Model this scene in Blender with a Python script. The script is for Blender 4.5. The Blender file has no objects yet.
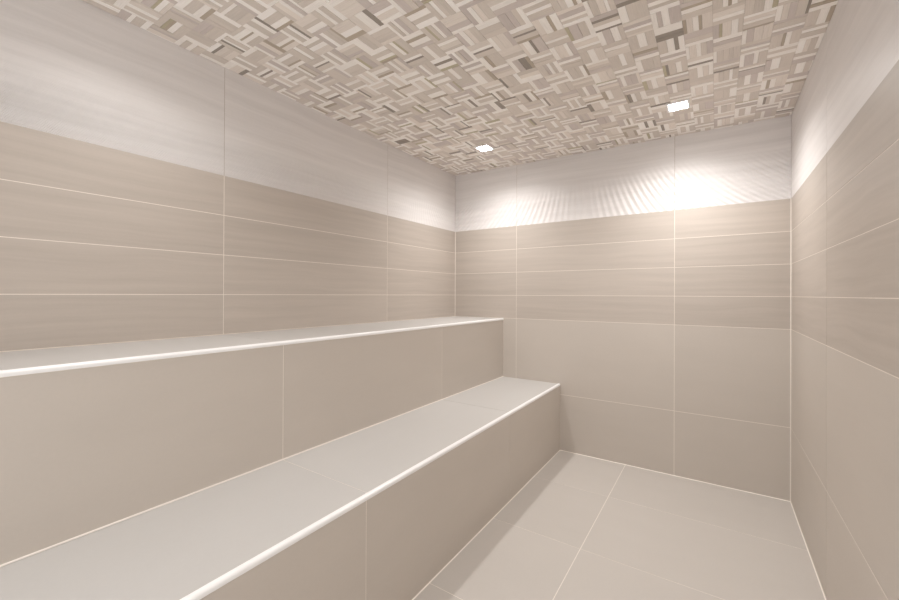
import bpy, math, random
from mathutils import Vector, Matrix
random.seed(7)
S = bpy.context.scene
COL = S.collection

# ------------------------------------------------------------------ room measures (metres)
W = 2.501            # room width (left wall x = 0, right wall x = W)
FRONT = -3.80        # wall behind the camera
ROW = 0.2032         # height of one cut tile row
Z5 = 0.4583          # lowest joint of the walls
Z4 = Z5 + 3 * ROW
ZBAND = Z4 + 4 * ROW # lower edge of the pale band
TILE = 1.212         # tile length
GR = 0.0031          # grout width
ZA, ZB = 1.0664, 0.5459
JY = (-0.945, -2.152, -3.36)      # joints across the depth of the room
JX = (0.645, 1.864)               # joints across the width


def ceil_z(x, y):
    return 2.4248 - 0.0093 * x - 0.0066 * y


def ax(y):
    return 0.5203 + 0.0012 * y


def bx(y):
    return 1.0394 - 0.0076 * y


# ------------------------------------------------------------------ materials
def new_mat(name, rough=0.5, spec=0.4):
    m = bpy.data.materials.new(name)
    m.use_nodes = True
    nt = m.node_tree
    b = nt.nodes['Principled BSDF']
    b.inputs['Roughness'].default_value = rough
    b.inputs['Specular IOR Level'].default_value = spec
    return m, nt, b


def N(nt, typ, **kw):
    n = nt.nodes.new(typ)
    for k, v in kw.items():
        setattr(n, k, v)
    return n


def math_node(nt, op, a, b=None):
    n = N(nt, 'ShaderNodeMath', operation=op)
    for i, v in enumerate((a, b)):
        if v is None:
            continue
        if isinstance(v, (int, float)):
            n.inputs[i].default_value = v
        else:
            nt.links.new(v, n.inputs[i])
    return n.outputs[0]


def noise(nt, vec, scale, detail=4, rough=0.55, mapscale=(1, 1, 1)):
    mp = N(nt, 'ShaderNodeMapping')
    mp.inputs['Scale'].default_value = mapscale
    nt.links.new(vec, mp.inputs['Vector'])
    n = N(nt, 'ShaderNodeTexNoise')
    n.inputs['Scale'].default_value = scale
    n.inputs['Detail'].default_value = detail
    n.inputs['Roughness'].default_value = rough
    nt.links.new(mp.outputs[0], n.inputs['Vector'])
    return n.outputs['Fac']


def ramp(nt, fac, stops):
    r = N(nt, 'ShaderNodeValToRGB')
    e = r.color_ramp.elements
    while len(e) > 1:
        e.remove(e[-1])
    e[0].position, e[0].color = stops[0][0], (*stops[0][1], 1)
    for p, c in stops[1:]:
        k = e.new(p)
        k.color = (*c, 1)
    nt.links.new(fac, r.inputs['Fac'])
    return r.outputs['Color']


def sc(c, f):
    return tuple(min(1, v * f) for v in c)


def stone_mat(name, base, streak=0.05, cloud=0.05, rough=0.45, spec=0.35, streak_map=(1.2, 30, 1), rib=None, grain=0.02):
    """Porcelain tile: soft stretched veins + cloudy tone, UV in metres, one tone per tile."""
    m, nt, b = new_mat(name, rough, spec)
    tc = N(nt, 'ShaderNodeTexCoord')
    uv = tc.outputs['UV']
    # a slight warp keeps the veins from running dead straight
    warp = N(nt, 'ShaderNodeTexNoise')
    warp.inputs['Scale'].default_value = 2.2
    warp.inputs['Detail'].default_value = 2
    nt.links.new(uv, warp.inputs['Vector'])
    wv = N(nt, 'ShaderNodeVectorMath', operation='MULTIPLY')
    nt.links.new(warp.outputs['Color'], wv.inputs[0])
    wv.inputs[1].default_value = (0.02, 0.05, 0)
    wa = N(nt, 'ShaderNodeVectorMath', operation='ADD')
    nt.links.new(uv, wa.inputs[0])
    nt.links.new(wv.outputs[0], wa.inputs[1])
    s1 = noise(nt, wa.outputs[0], 1.0, 6, 0.6, streak_map)
    s2 = noise(nt, wa.outputs[0], 2.3, 3, 0.5, (1, 2.0, 1))
    s3 = noise(nt, uv, 90, 3, 0.6)
    at = N(nt, 'ShaderNodeAttribute', attribute_name='tone')
    f = math_node(nt, 'MULTIPLY', math_node(nt, 'SUBTRACT', s1, 0.5), streak * 4)
    f = math_node(nt, 'ADD', f, math_node(nt, 'MULTIPLY', math_node(nt, 'SUBTRACT', s2, 0.5), cloud * 4))
    f = math_node(nt, 'ADD', f, math_node(nt, 'MULTIPLY', math_node(nt, 'SUBTRACT', s3, 0.5), grain * 4))
    f = math_node(nt, 'ADD', f, at.outputs['Fac'])
    f = math_node(nt, 'ADD', f, 0.5)
    lo, hi = sc(base, 0.72), sc(base, 1.28)
    lo = (lo[0], lo[1] * 0.985, lo[2] * 0.96)
    nt.links.new(ramp(nt, f, [(0, lo), (0.5, base), (1, hi)]), b.inputs['Base Color'])
    if rib:
        # shallow fanned relief pressed into the lower part of the band tile: (u0, k, kk, zmid, fade0, fade1, depth)
        u0, k, kk, zm, f0, f1, depth, axis = rib
        geo = N(nt, 'ShaderNodeNewGeometry')
        sp = N(nt, 'ShaderNodeSeparateXYZ')
        nt.links.new(geo.outputs['Position'], sp.inputs[0])
        u = math_node(nt, 'SUBTRACT', sp.outputs[axis], u0)
        dv = math_node(nt, 'SUBTRACT', sp.outputs['Z'], zm)
        ph = math_node(nt, 'ADD', math_node(nt, 'MULTIPLY', u, k),
                       math_node(nt, 'MULTIPLY', math_node(nt, 'MULTIPLY', u, dv), kk))
        sn = math_node(nt, 'SINE', math_node(nt, 'MULTIPLY', ph, 2 * math.pi))
        mr = N(nt, 'ShaderNodeMapRange', interpolation_type='SMOOTHSTEP')
        nt.links.new(sp.outputs['Z'], mr.inputs['Value'])
        mr.inputs['From Min'].default_value = f0
        mr.inputs['From Max'].default_value = f1
        mr.inputs['To Min'].default_value = 1
        mr.inputs['To Max'].default_value = 0
        hgt = math_node(nt, 'MULTIPLY', sn, mr.outputs[0])
        bp = N(nt, 'ShaderNodeBump')
        bp.inputs['Strength'].default_value = 1.0
        bp.inputs['Distance'].default_value = depth
        nt.links.new(hgt, bp.inputs['Height'])
        nt.links.new(bp.outputs[0], b.inputs['Normal'])
    return m


def plain_mat(name, col, rough=0.5, spec=0.4, var=0.03, metal=0.0):
    m, nt, b = new_mat(name, rough, spec)
    tc = N(nt, 'ShaderNodeTexCoord')
    n = noise(nt, tc.outputs['Object'], 40, 3)
    nt.links.new(ramp(nt, n, [(0.3, sc(col, 1 - var)), (0.7, sc(col, 1 + var))]), b.inputs['Base Color'])
    b.inputs['Metallic'].default_value = metal
    return m


TAUPE = (0.486, 0.432, 0.384)
M_ROW = stone_mat('vein_cut_tile', TAUPE, streak=0.15, cloud=0.025)
M_BIG = stone_mat('taupe_tile', (0.540, 0.490, 0.440), streak=0.022, cloud=0.03, streak_map=(2, 9, 1), rough=0.5)
M_FLOOR = stone_mat('floor_tile', (0.505, 0.471, 0.436), streak=0.012, cloud=0.03, streak_map=(2, 6, 1), rough=0.5)
M_SEAT = stone_mat('seat_tile', (0.515, 0.500, 0.482), streak=0.010, cloud=0.025, streak_map=(2, 6, 1), rough=0.45)
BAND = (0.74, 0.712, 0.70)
M_BAND_BACK = stone_mat('pale_ribbed_tile', BAND, streak=0.15, cloud=0.02, streak_map=(0.9, 24, 1),
                        rib=(1.18, 22.0, 25.0, 2.0, 2.03, 2.24, 0.0022, 'X'))
M_BAND_LEFT = stone_mat('pale_ribbed_tile', BAND, streak=0.15, cloud=0.02, streak_map=(0.9, 24, 1),
                        rib=(-0.55, 42.0, -75.0, 1.93, 1.98, 2.14, 0.0011, 'Y'))
M_BAND = stone_mat('pale_band_tile', BAND, streak=0.15, cloud=0.03, streak_map=(0.9, 24, 1))
M_GROUT = plain_mat('grout', (0.80, 0.745, 0.68), 0.8, 0.2)
M_GROUT_BAND = plain_mat('band_grout', (0.42, 0.36, 0.30), 0.8, 0.2)
M_TRIM = plain_mat('white_trim', (0.87, 0.865, 0.86), 0.3, 0.5, 0.01)
M_WHITE = plain_mat('white_enamel', (0.85, 0.85, 0.84), 0.35, 0.5, 0.01)


# ------------------------------------------------------------------ mesh helper
class MB:
    def __init__(self):
        self.v, self.f, self.mi, self.uv, self.tone = [], [], [], [], []

    def quad(self, p, mi=0, uv=None, tone=0.0):
        k = len(self.v)
        self.v += [tuple(q) for q in p]
        self.f.append(tuple(range(k, k + len(p))))
        self.mi.append(mi)
        self.uv.append(uv or [(0, 0)] * len(p))
        self.tone.append(tone)

    def hexa(self, a, b, mi=0, uv=None, tone=0.0):
        """a: four corners of the outer face (CCW seen from outside), b: the same four set back."""
        uv = uv or [(0, 0)] * 4
        self.quad(a, mi, uv, tone)
        self.quad([b[3], b[2], b[1], b[0]], mi, uv[::-1], tone)
        for i in range(4):
            j = (i + 1) % 4
            self.quad([a[i], b[i], b[j], a[j]], mi, [uv[i], uv[i], uv[j], uv[j]], tone)

    def box(self, x0, x1, y0, y1, z0, z1, mi=0):
        a = [(x0, y0, z1), (x1, y0, z1), (x1, y1, z1), (x0, y1, z1)]
        b = [(x, y, z0) for x, y, z in a]
        self.hexa(a, b, mi, [(q[0], q[1]) for q in a])

    def build(self, name, mats, parent=None, smooth=False):
        me = bpy.data.meshes.new(name)
        me.from_pydata(self.v, [], self.f)
        for m in mats:
            me.materials.append(m)
        ul = me.uv_layers.new(name='UVMap')
        i = 0
        for uvs in self.uv:
            for q in uvs:
                ul.data[i].uv = q
                i += 1
        at = me.attributes.new('tone', 'FLOAT', 'FACE')
        at.data.foreach_set('value', self.tone)
        me.polygons.foreach_set('material_index', self.mi)
        if smooth:
            me.polygons.foreach_set('use_smooth', [True] * len(me.polygons))
        me.update()
        o = bpy.data.objects.new(name, me)
        COL.objects.link(o)
        if parent:
            o.parent = parent
        return o


def tag(o, label, cat, group=None, kind=None):
    o['label'] = label
    o['category'] = cat
    if group:
        o['group'] = group
    if kind:
        o['kind'] = kind


def empty(name, loc):
    o = bpy.data.objects.new(name, None)
    o.empty_display_size = 0.1
    o.location = loc
    COL.objects.link(o)
    return o


PROUD = 0.0006


def tile(mb, P, u0, u1, v0, v1, mi, top=None, vary=0.05, gu0=1, gu1=1, gv0=1, gv1=1, vertical=False):
    """One tile slab on the surface P(u, v, out); the grout shows in the gap round it."""
    g = GR / 2
    a0, a1, b0, b1 = u0 + g * gu0, u1 - g * gu1, v0 + g * gv0, v1 - g * gv1
    t0 = top(a0) if top else b1
    t1 = top(a1) if top else b1
    cs = [(a0, b0), (a1, b0), (a1, t1), (a0, t0)]
    ou, ov = random.uniform(0, 50), random.uniform(0, 50)
    uv = [((v + ou, u + ov) if vertical else (u + ou, v + ov)) for u, v in cs]
    mb.hexa([P(u, v, PROUD) for u, v in cs], [P(u, v, -0.002) for u, v in cs], mi, uv,
            random.uniform(-vary, vary))


# ------------------------------------------------------------------ walls
def wall(name, P, ulen, joints, band_mat, label):
    """u runs left to right seen from inside the room, v is height; P maps (u, v, out of the wall)."""
    mb = MB()
    zc = lambda u: ceil_z(*P(u, 0, 0)[:2])
    us = [0] + sorted(j for j in joints if 0 < j < ulen) + [ulen]
    top = max(zc(0), zc(ulen)) + 0.08
    # grout bed, in two heights so that the joints of the band can be darker, and the masonry behind
    mb.quad([P(0, 0, 0), P(ulen, 0, 0), P(ulen, ZBAND, 0), P(0, ZBAND, 0)], 2)
    mb.quad([P(0, ZBAND, 0), P(ulen, ZBAND, 0), P(ulen, top, 0), P(0, top, 0)], 4)
    mb.hexa([P(-0.1, -0.1, -0.001), P(ulen + 0.1, -0.1, -0.001), P(ulen + 0.1, top, -0.001), P(-0.1, top, -0.001)],
            [P(-0.1, -0.1, -0.1), P(ulen + 0.1, -0.1, -0.1), P(ulen + 0.1, top, -0.1), P(-0.1, top, -0.1)], 2)
    for i in range(len(us) - 1):
        u0, u1 = us[i], us[i + 1]
        tile(mb, P, u0, u1, 0, Z5, 1, vary=0.03)
        tile(mb, P, u0, u1, Z5, Z4, 1, vary=0.03)
        for r in range(4):
            tile(mb, P, u0, u1, Z4 + r * ROW, Z4 + (r + 1) * ROW, 0, vary=0.06, gv1=(0 if r == 3 else 1))
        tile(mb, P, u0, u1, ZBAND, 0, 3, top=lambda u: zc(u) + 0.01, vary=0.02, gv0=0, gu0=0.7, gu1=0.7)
    o = mb.build(name, [M_ROW, M_BIG, M_GROUT, band_mat, M_GROUT_BAND])
    tag(o, label, 'wall', kind='structure')
    return o


L = -FRONT
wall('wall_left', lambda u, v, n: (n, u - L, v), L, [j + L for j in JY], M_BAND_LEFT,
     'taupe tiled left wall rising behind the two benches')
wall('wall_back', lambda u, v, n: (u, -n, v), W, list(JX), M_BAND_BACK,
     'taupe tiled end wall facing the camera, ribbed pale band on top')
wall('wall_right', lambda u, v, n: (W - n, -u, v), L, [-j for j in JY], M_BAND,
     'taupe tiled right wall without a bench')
# the entrance wall behind the camera: tiled piers and lintel round a wide unseen opening, added to let in world fill light
mb = MB()
for x0, x1, z0, z1 in ((-0.1, 0.35, -0.1, 2.6), (2.3, W + 0.1, -0.1, 2.6), (0.35, 2.3, 2.2, 2.6)):
    mb.box(x0, x1, FRONT - 0.1, FRONT, z0, z1, 0)
o = mb.build('wall_front', [M_BIG])
tag(o, 'tiled entrance wall behind the camera, wide opening added for fill light', 'wall', kind='structure')

# ------------------------------------------------------------------ floor
mb = MB()
PF = lambda u, v, n: (u, v, n)
mb.box(-0.1, W + 0.1, FRONT - 0.1, 0.1, -0.12, 0.0, 1)
xs = [0.33, 1.543, W]
ys = [0, -0.565, -1.182, -1.79, -2.40, -3.01, -3.62, FRONT]
for i in range(len(xs) - 1):
    for j in range(len(ys) - 1):
        tile(mb, PF, xs[i], xs[i + 1], ys[j + 1], ys[j], 0, vary=0.035,
             gu1=(2 if i == 1 else 1), gv1=(2 if j == 0 else 1))
fl = mb.build('floor', [M_FLOOR, M_GROUT])
tag(fl, 'pale beige floor of large rectangular tiles', 'floor', kind='structure')

# thin caulk beads where the back and right walls meet the floor and in the two far corners
E = 0.0038


def bead(name, label, *quads):
    m = MB()
    for q in quads:
        m.quad(q)
    o = m.build(name, [M_GROUT])
    tag(o, label, 'trim', kind='structure')


zt0 = 0.0007
bead('trim_1', 'pale caulk line along the foot of the end wall',
     [(bx(0) + 0.005, -0.0007, zt0 + E), (bx(0) + 0.005, -0.0007 - E, zt0), (W, -0.0007 - E, zt0), (W, -0.0007, zt0 + E)])
bead('trim_2', 'pale caulk line along the foot of the right wall',
     [(W - 0.0007, FRONT, zt0 + E), (W - 0.0007, 0, zt0 + E), (W - 0.0007 - E, 0, zt0), (W - 0.0007 - E, FRONT, zt0)])
bead('trim_3', 'pale caulk line down the corner left of the end wall',
     [(0.0007, -0.0007 - E, ZA + 0.002), (0.0007 + E, -0.0007, ZA + 0.002), (0.0007 + E, -0.0007, ZBAND), (0.0007, -0.0007 - E, ZBAND)])
bead('trim_4', 'pale caulk line down the corner right of the end wall',
     [(W - 0.0007 - E, -0.0007, 0.001), (W - 0.0007, -0.0007 - E, 0.001), (W - 0.0007, -0.0007 - E, ZBAND), (W - 0.0007 - E, -0.0007, ZBAND)])

# ------------------------------------------------------------------ ceiling: basket-weave strip mosaic
STRIPS = [('cream', (0.97, 0.93, 0.885), 30), ('pale_beige', (0.82, 0.755, 0.695), 14),
          ('greige', (0.705, 0.642, 0.584), 38), ('mauve_grey', (0.645, 0.58, 0.548), 14),
          ('warm_brown', (0.50, 0.43, 0.35), 5), ('umber', (0.34, 0.30, 0.26), 4), ('olive', (0.54, 0.49, 0.36), 2)]


def strip_mat(name, col):
    m, nt, b = new_mat('mosaic_' + name, 0.5, 0.35)
    tc = N(nt, 'ShaderNodeTexCoord')
    s = noise(nt, tc.outputs['UV'], 1.0, 4, 0.6, (14, 300, 1))
    at = N(nt, 'ShaderNodeAttribute', attribute_name='tone')
    f = math_node(nt, 'ADD', math_node(nt, 'MULTIPLY', math_node(nt, 'SUBTRACT', s, 0.5), 0.9), 0.5)
    f = math_node(nt, 'ADD', f, at.outputs['Fac'])
    nt.links.new(ramp(nt, f, [(0, sc(col, 0.78)), (0.5, col), (1, sc(col, 1.16))]), b.inputs['Base Color'])
    return m


mb = MB()
Q = 0.1063
X0, Y0 = 2.098, -1.213
CG = len(STRIPS)
mb.hexa([(-0.1, FRONT - 0.1, ceil_z(0, FRONT)), (-0.1, 0.1, ceil_z(0, 0)), (W + 0.1, 0.1, ceil_z(W, 0)), (W + 0.1, FRONT - 0.1, ceil_z(W, FRONT))],
        [(-0.1, FRONT - 0.1, 2.62), (-0.1, 0.1, 2.62), (W + 0.1, 0.1, 2.62), (W + 0.1, FRONT - 0.1, 2.62)], CG)
weights = [s[2] for s in STRIPS]


def strip(x0, x1, y0, y1, along_x, kind):
    x0, x1 = max(x0, 0.001), min(x1, W - 0.001)
    y0, y1 = max(y0, FRONT), min(y1, -0.001)
    if x1 - x0 < 0.003 or y1 - y0 < 0.003:
        return
    h = 0.0015 + random.choice((0, 0, 0.0008, 0.0016, 0.0024))
    g = 0.0004
    cs = [(x0 + g, y0 + g), (x0 + g, y1 - g), (x1 - g, y1 - g), (x1 - g, y0 + g)]
    o1, o2 = random.uniform(0, 50), random.uniform(0, 50)
    uv = [((x + o1, y + o2) if along_x else (y + o1, x + o2)) for x, y in cs]
    mb.hexa([(x, y, ceil_z(x, y) - h) for x, y in cs], [(x, y, ceil_z(x, y) + 0.002) for x, y in cs],
            kind, uv, random.uniform(-0.13, 0.13))


for i in range(-21, 5):
    for j in range(-26, 13):
        vert = ((i + j) % 2 == 0)      # strips along the depth of the room
        x0, y0 = X0 + i * Q, Y0 + j * Q
        if x0 > W or x0 + Q < 0 or y0 > 0 or y0 + Q < FRONT:
            continue
        # every square: a few greige strips with one or two separate cream ones, now and then a dark sliver
        n = random.choice((3, 4, 4, 5, 5))
        kinds = [random.choices(range(1, len(STRIPS)), weights[1:])[0] for _ in range(n)]
        p = random.randrange(n)
        kinds[p] = 0
        if n > 3 and random.random() < 0.55:
            q = (p + 2) % n
            if abs(q - p) > 1:
                kinds[q] = 0
        ws = [random.uniform(0.16, 0.25) if c == 0 else random.uniform(0.09, 0.16) if c >= 4 else random.uniform(0.15, 0.38)
              for c in kinds]
        k = 1 / sum(ws)
        t = 0
        for w, c in zip(ws, kinds):
            w *= k
            if vert:
                strip(x0 + t * Q, x0 + (t + w) * Q, y0, y0 + Q, False, c)
            else:
                strip(x0, x0 + Q, y0 + t * Q, y0 + (t + w) * Q, True, c)
            t += w
ce = mb.build('ceiling', [strip_mat(n, c) for n, c, _ in STRIPS] + [plain_mat('ceiling_grout', (0.40, 0.35, 0.30), 0.8)])
tag(ce, 'low ceiling of basket weave stone strip mosaic', 'ceiling', kind='structure')


# ------------------------------------------------------------------ benches
YB, YF = -0.0008, FRONT + 0.0008     # bench ends
TT = 0.011                           # seat tile thickness
TR, TF = 0.0155, 0.0165              # trim: front height, top width


def sweep_trim(edge, ztop):
    """Rounded edge trim: quarter-round nose standing a touch proud of seat and riser."""
    prof = [(-TF, -TT), (-TF, 0.0006), (-TF + 0.003, 0.0012)]
    n = 10
    r = 0.0095
    for k in range(n + 1):
        a = math.pi / 2 * (1 - k / n)
        prof.append((0.0015 - r + r * math.cos(a), 0.0014 - r + r * math.sin(a)))
    prof += [(0.0015, -TR), (-0.004, -TR - 0.0012), (-0.006, -TT)]
    m = MB()
    secs = 24
    rings = []
    for s in range(secs + 1):
        y = YB + (YF - YB) * s / secs
        rings.append([(edge(y) + px, y, ztop + pz) for px, pz in prof])
    np_ = len(prof)
    for s in range(secs):
        for k in range(np_):
            k2 = (k + 1) % np_
            m.quad([rings[s][k], rings[s + 1][k], rings[s + 1][k2], rings[s][k2]])
    m.quad(rings[0])
    m.quad(rings[-1][::-1])
    return m


def bench(label, x_in, edge, ztop, z_low, root_x, rshift=0.0):
    root = empty('tiled_bench', (root_x, 0, 0))
    tag(root, label, 'bench')
    off = Vector((-root_x, 0, 0))

    def done(o):
        o.parent = root
        o.location = off
        return o
    ej = [YB] + [j for j in JY] + [YF]
    # riser: masonry block faced with tall tiles
    m = MB()
    zt = ztop - TT
    a = [(x_in(YF), YF, zt), (edge(YF) - 0.0005, YF, zt), (edge(YB) - 0.0005, YB, zt), (x_in(YB), YB, zt)]
    m.hexa(a, [(x, y, 0.0006) for x, y, z in a], 1)
    P = lambda u, v, n: (edge(u) - 0.0005 + n, u, v)
    rj = [YB] + [j + rshift for j in JY] + [YF]
    for k in range(len(ej) - 1):
        tile(m, P, rj[k + 1], rj[k], z_low, ztop - TR - 0.001, 0, vary=0.03, gv0=2.2, gv1=0.3, gu1=(2 if k == 0 else 1))
    e, zl = 0.0042, z_low + 0.0007
    m.quad([P(YF, zl + e, 0), P(YF, zl, e), P(YB, zl, e), P(YB, zl + e, 0)], 1)
    done(m.build('riser', [M_BIG, M_GROUT]))
    # seat
    m = MB()
    zs = ztop - PROUD
    a = [(x_in(YF), YF, zs - 0.0003), (edge(YF) - TF, YF, zs - 0.0003), (edge(YB) - TF, YB, zs - 0.0003), (x_in(YB), YB, zs - 0.0003)]
    m.hexa(a, [(x, y, zt) for x, y, z in a], 1)
    for k in range(len(ej) - 1):
        y1, y0 = ej[k], ej[k + 1]
        g = GR / 2
        y0 += g
        y1 -= g * (2 if k == 0 else 1)
        cs = [(x_in(y0) + GR * 1.5, y0), (edge(y0) - TF, y0), (edge(y1) - TF, y1), (x_in(y1) + GR * 1.5, y1)]
        ou, ov = random.uniform(0, 50), random.uniform(0, 50)
        m.hexa([(x, y, ztop) for x, y in cs], [(x, y, ztop - 0.003) for x, y in cs], 0,
               [(y + ou, x + ov) for x, y in cs], random.uniform(-0.03, 0.03))
    done(m.build('seat', [M_SEAT, M_GROUT]))
    t = done(sweep_trim(edge, ztop).build('edge_trim', [M_TRIM], smooth=True))
    t['label'] = 'white rounded edge trim'
    md = t.modifiers.new('edge', 'EDGE_SPLIT')
    md.split_angle = math.radians(40)
    return root


bench('upper taupe tiled bench along the left wall, narrow pale seat with white edge', lambda y: 0.0008, ax, ZA, ZB, 0.26)
bench('lower taupe tiled bench in front of the upper one, wide pale seat above the floor', lambda y: ax(y) + 0.0012, bx, ZB, 0.0, 0.78, -0.02)

# ------------------------------------------------------------------ recessed square downlights
def lens_mat(strength):
    m = bpy.data.materials.new('lit_lens')
    m.use_nodes = True
    nt = m.node_tree
    nt.nodes.remove(nt.nodes['Principled BSDF'])
    em = nt.nodes.new('ShaderNodeEmission')
    em.inputs['Color'].default_value = (1.0, 0.985, 0.97, 1)
    em.inputs['Strength'].default_value = strength
    nt.links.new(em.outputs[0], nt.nodes['Material Output'].inputs['Surface'])
    return m


def downlight(x, y, label, power, glow):
    z = ceil_z(x, y) - 0.0045
    root = empty('recessed_downlight', (x, y, z))
    tag(root, label, 'light', 'square downlights in the ceiling')
    # square trim frame, bevelled towards the lens
    m = MB()
    loops = [(0.060, 0.004), (0.060, -0.004), (0.058, -0.006), (0.050, -0.006), (0.046, 0.000), (0.046, 0.004)]
    sq = lambda r, h: [(-r, -r, h), (r, -r, h), (r, r, h), (-r, r, h)]
    for k in range(len(loops) - 1):
        a, b = sq(*loops[k]), sq(*loops[k + 1])
        for i in range(4):
            j = (i + 1) % 4
            m.quad([a[i], b[i], b[j], a[j]][::-1])
    m.build('trim_frame', [M_WHITE], root)
    m = MB()
    r = 0.0462
    n = 6
    m.hexa(sq(r, -0.0015)[::-1], sq(r, 0.003)[::-1], 0)
    m.build('lens', [lens_mat(glow)], root)
    ld = bpy.data.lights.new('downlight_beam', 'SPOT')
    ld.energy = power
    ld.color = (1.0, 0.975, 0.955)
    ld.spot_size = math.radians(152)
    ld.spot_blend = 1.0
    ld.shadow_soft_size = 0.035
    lo = bpy.data.objects.new('downlight_beam', ld)
    COL.objects.link(lo)
    lo.parent = root
    lo.location = (0, 0, -0.012)
    return root


# beam watts, lens brightness
FAR_L, FAR_R, NEAR_L, NEAR_R = (43, 36), (58, 42), (27, 16), (36, 20)
downlight(0.60, -0.50, 'lit square downlight above the upper bench in the far left corner', *FAR_L)
downlight(1.92, -0.505, 'lit square downlight above the open floor near the right wall', *FAR_R)
downlight(0.60, -2.55, 'square downlight above the benches nearer the camera', *NEAR_L)
downlight(1.93, -2.55, 'square downlight above the floor beside the camera', *NEAR_R)

# ------------------------------------------------------------------ world, camera, view
w = bpy.data.worlds.new('world')
S.world = w
w.use_nodes = True
w.node_tree.nodes['Background'].inputs['Color'].default_value = (0.9, 0.9, 0.9, 1)
w.node_tree.nodes['Background'].inputs['Strength'].default_value = 1.86

cd = bpy.data.cameras.new('camera')
cam = bpy.data.objects.new('camera', cd)
COL.objects.link(cam)
yaw, pitch, roll = (math.radians(a) for a in (33.2828, 0.157, 0.2313))
fw = Vector((-math.sin(yaw), math.cos(yaw), 0))
rt = Vector((math.cos(yaw), math.sin(yaw), 0))
up = Vector((0, 0, 1))
fw, up = fw * math.cos(pitch) + up * math.sin(pitch), up * math.cos(pitch) - fw * math.sin(pitch)
rt, up = rt * math.cos(roll) + up * math.sin(roll), up * math.cos(roll) - rt * math.sin(roll)
cam.matrix_world = Matrix((rt, up, -fw)).transposed().to_4x4()
cam.location = (2.1126, -3.1937, 1.2769)
cd.sensor_fit = 'HORIZONTAL'
cd.sensor_width = 36
cd.lens = 395.98 / 899 * 36
cd.shift_x = (449.5 - 456.4567) / 899
cd.shift_y = (293.3176 - 300) / 899
cd.clip_start = 0.02
S.camera = cam

S.view_settings.view_transform = 'Standard'
S.view_settings.look = 'None'
S.view_settings.exposure = 0.31
S.view_settings.gamma = 1.0
S.view_settings.use_curve_mapping = False
S.cycles.max_bounces = 16
S.cycles.diffuse_bounces = 14
